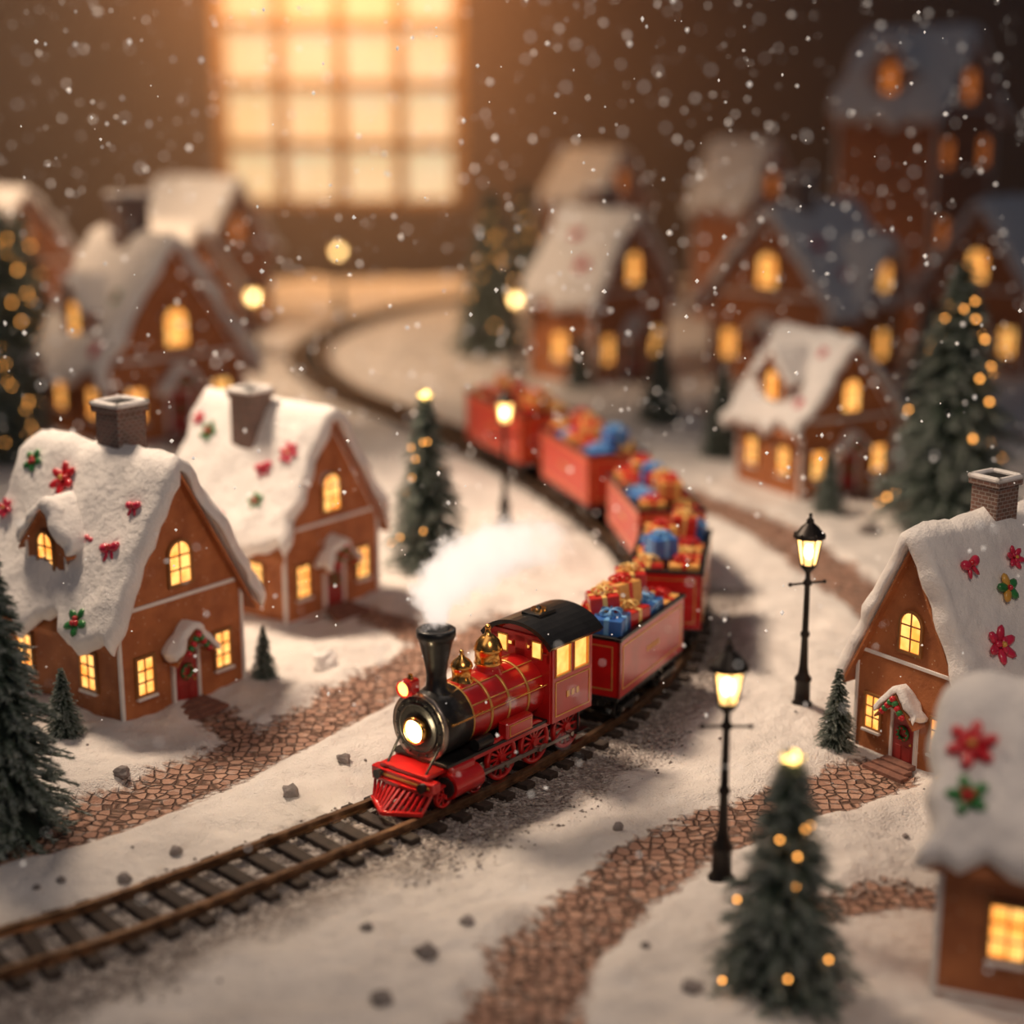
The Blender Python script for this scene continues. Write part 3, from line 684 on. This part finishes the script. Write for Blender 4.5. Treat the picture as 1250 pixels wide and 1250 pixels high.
for sg in(-1,1):
    mb.box((cx0,sg*.54,1.85),(.06,.07,.3),tR)
    mb.box((cx0+.035,sg*.33,1.88),(.02,.2,.28),tG,ch=.002); mb.box((cx0+.045,sg*.33,1.88),(.02,.15,.23),tW,ch=.002); mb.box((cx0,sg*.33,1.97),(.06,.4,.1),tR)
mb.box((cx1,0,1.3),(.06,cw,1.0),tR); mb.box(((cx0+cx1)/2,0,.78),(1.05,1.1,.08),tK)
V=[];F=[];nr=14
for (xx) in(cx0+.14,cx1-.16):
    for i in range(nr+1):
        a_=math.radians(-62+124*i/nr); V.append((xx,.78*math.sin(a_),1.74+.78*math.cos(a_)*.72))
    for i in range(nr+1):
        a_=math.radians(-62+124*i/nr); V.append((xx,.72*math.sin(a_),1.68+.78*math.cos(a_)*.72))
q=2*(nr+1)
for i in range(nr):
    F+=[[i,i+1,q+i+1,q+i],[nr+1+i,nr+2+i,q+nr+2+i,q+nr+1+i],[i,i+1,nr+2+i,nr+1+i],[q+i,q+i+1,q+nr+2+i,q+nr+1+i]]
F+=[[0,nr+1,q+nr+1,q],[nr,2*nr+1,q+2*nr+1,q+nr]]
mb.add(V,F,tK)
for xx in(cx0,cx1):
    mb.add([(xx,-.56,2.03)]+[(xx,.60*math.sin(math.radians(-60+120*i/8)),1.70+.72*math.cos(math.radians(-60+120*i/8))*.72) for i in range(9)]+[(xx,.56,2.03)],[list(range(11))],tR)
mb.box((-2.72,0,2.31),(.42,.34,.05),tK); mb.cyl((-2.72,0,2.32),(-2.72,0,2.37),.13,.12,tB,20); mb.cyl((-2.72,0,2.37),(-2.72,0,2.40),.05,.03,tK,12)
SF=7.0
loco=mb.obj('steam_locomotive',TM_)
pa=P_(SF);pc=P_(SF+3.2); d=(pa-pc); yaw=math.atan2(d[1],d[0]); loco.location=(pa[0],pa[1],0); loco.rotation_euler=(0,0,yaw)
Lm=Matrix.Translation(loco.location)@RZ(yaw)
l=bpy.data.lights.new('headlight_beam','POINT'); l.energy=22; l.color=(1,.75,.42); l.shadow_soft_size=.08
lo=bpy.data.objects.new('headlight_beam',l); S.collection.objects.link(lo); lo.parent=loco; lo.location=(.4,0,1.25)
GC=[pm('gift_red_wrap',(.60,.02,.02),rough=.35,coat=.3),pm('gift_gold_wrap',(.85,.45,.13),(.7,.34,.09),rough=.38),pm('gift_blue_wrap',(.04,.18,.55),(.03,.12,.4),rough=.35,coat=.3),
 pm('ribbon_red',(.72,.02,.02),rough=.3),pm('ribbon_gold',(.95,.65,.22),rough=.3),pm('ribbon_blue',(.2,.5,.9),rough=.3),pm('gift_brown_wrap',(.4,.16,.07),rough=.5)]
def gift(mb,M,w,d,h,c,r):
    old=mb.M; mb.M=old@M
    mb.box((0,0,h/2),(w,d,h),c,ch=.012)
    mb.box((0,0,h/2),(w*.16,d*1.02,h*1.02),r,ch=.004); mb.box((0,0,h/2),(w*1.02,d*.16,h*1.02),r,ch=.004)
    q=min(w,d)*.32
    for i in range(6):
        a_=i*math.pi/3+.2; R=RZ(a_)@RX(math.pi/2)@RZ(-.1)
        mb.torus(Vector((math.cos(a_)*q*.62,math.sin(a_)*q*.62,h+q*.38)),q*.42,q*.13,r,R.to_3x3(),12,5,(1.25,.75))
    mb.sph((0,0,h+q*.35),q*.25,r,n=8)
    mb.M=old
def wagon(s0,L,wd,ht,body,seed,gs,seq,seq2):
    mb=MB(); rr=random.Random(seed); zb=.64; zt=zb+ht
    mb.box((0,0,.53),(L*1.0,.55,.14),1); mb.box((0,0,zb-.02),(L*1.02,wd*.98,.07),1)
    for sg in(-1,1):
        mb.box((0,sg*(wd/2-.03),(zb+zt)/2),(L,.06,ht),body); mb.box((0,sg*(wd/2-.03),zt),(L+.05,.09,.06),1)
        mb.box((sg*(L/2-.03),0,(zb+zt)/2),(.06,wd,ht),body); mb.box((sg*(L/2-.03),0,zt),(.09,wd+.05,.06),1)
        yy=sg*(wd/2+.002)
        for dz in(.13,ht-.13): mb.box((0,yy,zb+dz),(L-.26,.012,.022),3,ch=.001)
        for dx in(-1,1): mb.box((dx*(L/2-.13),yy,zb+ht/2),(.022,.012,ht-.24),3,ch=.001)
        for i in range(5): mb.box((-.22+.11*i,yy,zb+ht*.52),(.06,.012,.09),3,ch=.002)
        xx=sg*(L/2+.002)
        for dz in(.13,ht-.13): mb.box((xx,0,zb+dz),(.012,wd-.26,.022),3,ch=.001)
        for dx in(-1,1): mb.box((xx,dx*(wd/2-.13),zb+ht/2),(.012,.022,ht-.24),3,ch=.001)
        for c0 in(-1,1):
            for k_ in(-1,1):
                xx=c0*L*.3+k_*.27; wheel(mb,xx,sg*GA/2,.17,1,1,8)
                mb.cyl((xx,sg*(GA/2+.05),.375),(xx,sg*(GA/2+.13),.375),.05,.04,4,10)
            mb.box((c0*L*.3,sg*(GA/2+.1),.39),(.72,.05,.09),1)
        mb.box((0,sg*wd*.42,.5),(L*.3,.04,.03),1)
        mb.box((sg*(L/2+.14),0,.5),(.32,.08,.07),1)
        for q in(-1,1): mb.cyl((sg*L/2,q*.38,.58),(sg*(L/2+.1),q*.38,.58),.05,.07,1,12)
    mb.box((0,0,zb+.05),(L-.1,wd-.1,.04),1); mb.box((0,0,zb+ht*.35),(L-.12,wd-.12,ht*.5),1)
    o=mb.obj('gift_wagon',TM_)
    g=MB(); zg=zb+ht*.6+.01
    nx=max(2,int(round((L-.2)/(.62*gs)))); q=0
    for i in range(nx):
        for j in(-1,1):
            w=rr.uniform(.5,.6)*gs; dd=rr.uniform(.46,.54)*gs; hh=rr.uniform(.38,.6)*gs; c=seq[q%len(seq)]; q+=1; r={0:4,1:3,2:5,6:3}[c]
            gift(g,T(-L/2+.38+(L-.76)*i/(nx-1),j*wd*.24,zg)@RZ(rr.uniform(-.2,.2)),w,dd,hh,c,r)
    for i in range(nx-1):
        c=seq2[i%len(seq2)]; r={0:4,1:3,2:5,6:3}[c]
        gift(g,T(-L/2+.32+(L-.64)*(i+.5)/(nx-1),rr.uniform(-.15,.15)*wd,zg+.50*gs)@RZ(rr.uniform(-.6,.6))@RX(rr.uniform(-.15,.15)),.48*gs,.44*gs,.34*gs,c,r)
    g.obj('wrapped_gifts',GC,o)
    a=P_(s0-L*.3);c=P_(s0+L*.3); d=a-c; m=(a+c)/2; o.location=(m[0],m[1],0); o.rotation_euler=(0,0,math.atan2(d[1],d[0]))
wagon(12.25,2.7,1.28,.98,0,5,1.08,[1,1,0,2,1,0,0,2],[0,1,0])
wagon(16.0,3.0,1.35,1.05,0,8,1.05,[1,2,2,1,1,0,0,1,1,0],[0,1,2,1])
wagon(20.6,3.3,1.4,1.05,8,12,1.05,[1,0,6,1,2,1,2,6,1,0],[1,2,0,1])
wagon(25.4,3.4,1.5,1.2,8,15,1.1,[0,1,2,6,1,0,6,1,2,0],[6,0,1,2])
wagon(30.4,3.9,1.6,1.3,8,19,1.1,[1,0,6,1,0,1,6,0,1,0],[1,0,6,1])

# ------------------------------------------------------------------ steam plume (volume)
bl=[((-.38,0,2.80),.18,1.5),((-.34,.02,2.96),.27,1.5),((-.40,-.04,3.15),.36,1.4),((-.60,.04,3.32),.43,1.25),((-.95,.0,3.42),.48,1.05),((-1.4,.05,3.47),.51,.8),((-1.95,0,3.48),.51,.5),((-2.6,.1,3.46),.48,.25)]
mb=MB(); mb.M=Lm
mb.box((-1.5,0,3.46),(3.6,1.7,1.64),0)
vm=bpy.data.materials.new('steam_volume'); vm.use_nodes=True; nt=vm.node_tree
for n in list(nt.nodes):
    if n.type!='OUTPUT_MATERIAL': nt.nodes.remove(n)
out=nt.nodes['Material Output']; pv=nt.nodes.new('ShaderNodeVolumePrincipled'); nt.links.new(pv.outputs[0],out.inputs['Volume'])
pv.inputs['Color'].default_value=(.97,.95,.93,1); pv.inputs['Anisotropy'].default_value=0
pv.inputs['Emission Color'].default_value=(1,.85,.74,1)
v=objc(nt)
nz=nt.nodes.new('ShaderNodeTexNoise'); nz.inputs['Scale'].default_value=2.9; nz.inputs['Detail'].default_value=5; nz.inputs['Roughness'].default_value=.6; nt.links.new(v,nz.inputs['Vector'])
vs=nt.nodes.new('ShaderNodeVectorMath'); vs.operation='MULTIPLY_ADD'; nt.links.new(nz.outputs['Color'],vs.inputs[0]); vs.inputs[1].default_value=(.8,.8,.8)
vs2=nt.nodes.new('ShaderNodeVectorMath'); vs2.operation='SUBTRACT'; nt.links.new(v,vs2.inputs[0]); vs2.inputs[1].default_value=(.4,.4,.4)
nt.links.new(vs2.outputs[0],vs.inputs[2])
acc=None
for (c,r,dn) in bl:
    w_=Lm@Vector(c)
    dd=nt.nodes.new('ShaderNodeVectorMath'); dd.operation='DISTANCE'; nt.links.new(vs.outputs[0],dd.inputs[0]); dd.inputs[1].default_value=tuple(w_)
    mr=nt.nodes.new('ShaderNodeMapRange'); mr.interpolation_type='SMOOTHSTEP'; nt.links.new(dd.outputs['Value'],mr.inputs[0])
    mr.inputs[1].default_value=r*.40; mr.inputs[2].default_value=r*1.08; mr.inputs[3].default_value=dn; mr.inputs[4].default_value=0
    acc=mr.outputs[0] if acc is None else math_(nt,'MAXIMUM',acc,mr.outputs[0])
n5=noi(nt,v,5.0,3,.6)
mr=nt.nodes.new('ShaderNodeMapRange'); nt.links.new(n5,mr.inputs[0]); mr.inputs[1].default_value=.38; mr.inputs[2].default_value=.62; mr.inputs[3].default_value=.5; mr.inputs[4].default_value=1.3
acc=math_(nt,'MULTIPLY',acc,mr.outputs[0])
nt.links.new(math_(nt,'MULTIPLY',acc,8.0),pv.inputs['Density'])
nt.links.new(math_(nt,'MULTIPLY',acc,5.2),pv.inputs['Emission Strength'])  # self-glow added to the steam in place of light scattered inside it
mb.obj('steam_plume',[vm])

# ------------------------------------------------------------------ falling snow
FL=pm('snowflake',(.95,.93,.9),rough=.8,em=.4,emc=(1,.9,.8))  # faint emission added so the unlit flakes look brightly lit
pts=[];sz=[]
for i in range(2700):
    yy=random.uniform(15,46); xx=random.uniform(-.36,.36)*yy; zz=random.uniform(.6,13.5)
    pts.append((xx,yy,zz)); sz.append(random.choice([.010,.014,.018,.026,.038])*(yy/24))
stones('falling_snow',pts,sz,[FL],1)

# ------------------------------------------------------------------ room
WALL,nt,b=nm('dark_wall_paint'); v=objc(nt)
nt.links.new(ramp(nt,noi(nt,v,.05,3),[(.3,(.09,.055,.04)),(.7,(.14,.085,.06))]),b.inputs['Base Color']); b.inputs['Roughness'].default_value=.9
def slab(name,c,d,mat):
    mb=MB(); mb.box(c,d,0,ch=.02); return mb.obj(name,[mat])
wy=98; wx0,wx1,wz0,wz1=-16.9,-3.1,3.5,22
mb=MB()
mb.box(((-60+wx0)/2,wy+.5,17),(60+wx0,1,40),0); mb.box(((60+wx1)/2,wy+.5,17),(60-wx1,1,40),0)
mb.box(((wx0+wx1)/2,wy+.5,(wz0-3)/2),(wx1-wx0,1,wz0+3),0); mb.box(((wx0+wx1)/2,wy+.5,(wz1+37)/2),(wx1-wx0,1,37-wz1),0)
mb.obj('wall_back',[WALL])
slab('floor',(0,52,-2.6),(120,92,.4),pm('dark_floor_wood',(.05,.03,.022),rough=.7,scale=.3))
slab('display_table',(0,51.6,-1.35),(78,78,2.1),pm('table_dark_wood',(.05,.03,.022),rough=.6,scale=.5))
WG,nt,b=nm('window_light_pane'); v=objc(nt)
b.inputs['Base Color'].default_value=(.3,.2,.1,1)
nt.links.new(ramp(nt,noi(nt,v,.25,2),[(.3,(1,.68,.32)),(.7,(1,.80,.48))]),b.inputs['Emission Color']); b.inputs['Emission Strength'].default_value=.9
mb=MB(); mb.box(((wx0+wx1)/2,wy+.55,(wz0+wz1)/2),(wx1-wx0,.1,wz1-wz0),1)
fr=pm('window_frame_wood',(.42,.25,.12),rough=.6)
nc=4; pw=(wx1-wx0)/nc
for i in range(nc+1): mb.box((wx0+pw*i,wy+.2,(wz0+wz1)/2),(.65 if 0<i<nc else .8,.5,wz1-wz0),0)
zz=wz0
while zz<wz1+.1: mb.box(((wx0+wx1)/2,wy+.2,zz),(wx1-wx0,.5,.6),0); zz+=pw*.98
mb.obj('window_1',[fr,WG])

# scattering volume added for the haze and glow around the window
vm=bpy.data.materials.new('haze_volume'); vm.use_nodes=True; nt=vm.node_tree
for n in list(nt.nodes):
    if n.type!='OUTPUT_MATERIAL': nt.nodes.remove(n)
pv=nt.nodes.new('ShaderNodeVolumeScatter'); nt.links.new(pv.outputs[0],nt.nodes['Material Output'].inputs['Volume'])
pv.inputs['Color'].default_value=(1,.90,.80,1); pv.inputs['Density'].default_value=.0055; pv.inputs['Anisotropy'].default_value=.2
slab('added_haze',(0,71,19),(110,53,38),vm)

# ------------------------------------------------------------------ lights
def area(name,loc,tgt,size,e,col):
    l=bpy.data.lights.new(name,'AREA'); l.shape='DISK'; l.size=size; l.energy=e; l.color=col
    o=bpy.data.objects.new(name,l); S.collection.objects.link(o); o.location=loc
    o.rotation_euler=(Vector(tgt)-Vector(loc)).to_track_quat('-Z','Y').to_euler(); return o
def spot(name,loc,tgt,ang,e,col,r):
    l=bpy.data.lights.new(name,'SPOT'); l.energy=e; l.color=col; l.spot_size=math.radians(ang); l.spot_blend=1; l.shadow_soft_size=r
    o=bpy.data.objects.new(name,l); S.collection.objects.link(o); o.location=loc
    o.rotation_euler=(Vector(tgt)-Vector(loc)).to_track_quat('-Z','Y').to_euler(); return o
spot('key_light',(-15,38,30),(0,32,0),58,72000,(1,.755,.545),3.5)
spot('back_left_light',(-26,46,30),(-7,63,0),52,80000,(1,.66,.40),4)
area('front_fill_light',(6,7,20),(0,27,0),9,1350,(1,.78,.62))
area('wall_wash_light',(-10,89,23),(-10,98,8),9,10000,(1,.48,.18))
w=bpy.data.worlds.new('night'); S.world=w; w.use_nodes=True
w.node_tree.nodes['Background'].inputs[0].default_value=(.38,.43,.58,1); w.node_tree.nodes['Background'].inputs[1].default_value=.095

# ------------------------------------------------------------------ camera
cam=bpy.data.cameras.new('camera'); co=bpy.data.objects.new('camera',cam); S.collection.objects.link(co)
co.location=(0,0,10); co.rotation_euler=(math.radians(90-14.44),0,0); cam.lens=57.6; cam.sensor_width=36; cam.clip_end=400
cam.dof.use_dof=True; cam.dof.focus_distance=24.3; cam.dof.aperture_fstop=.115
S.camera=co
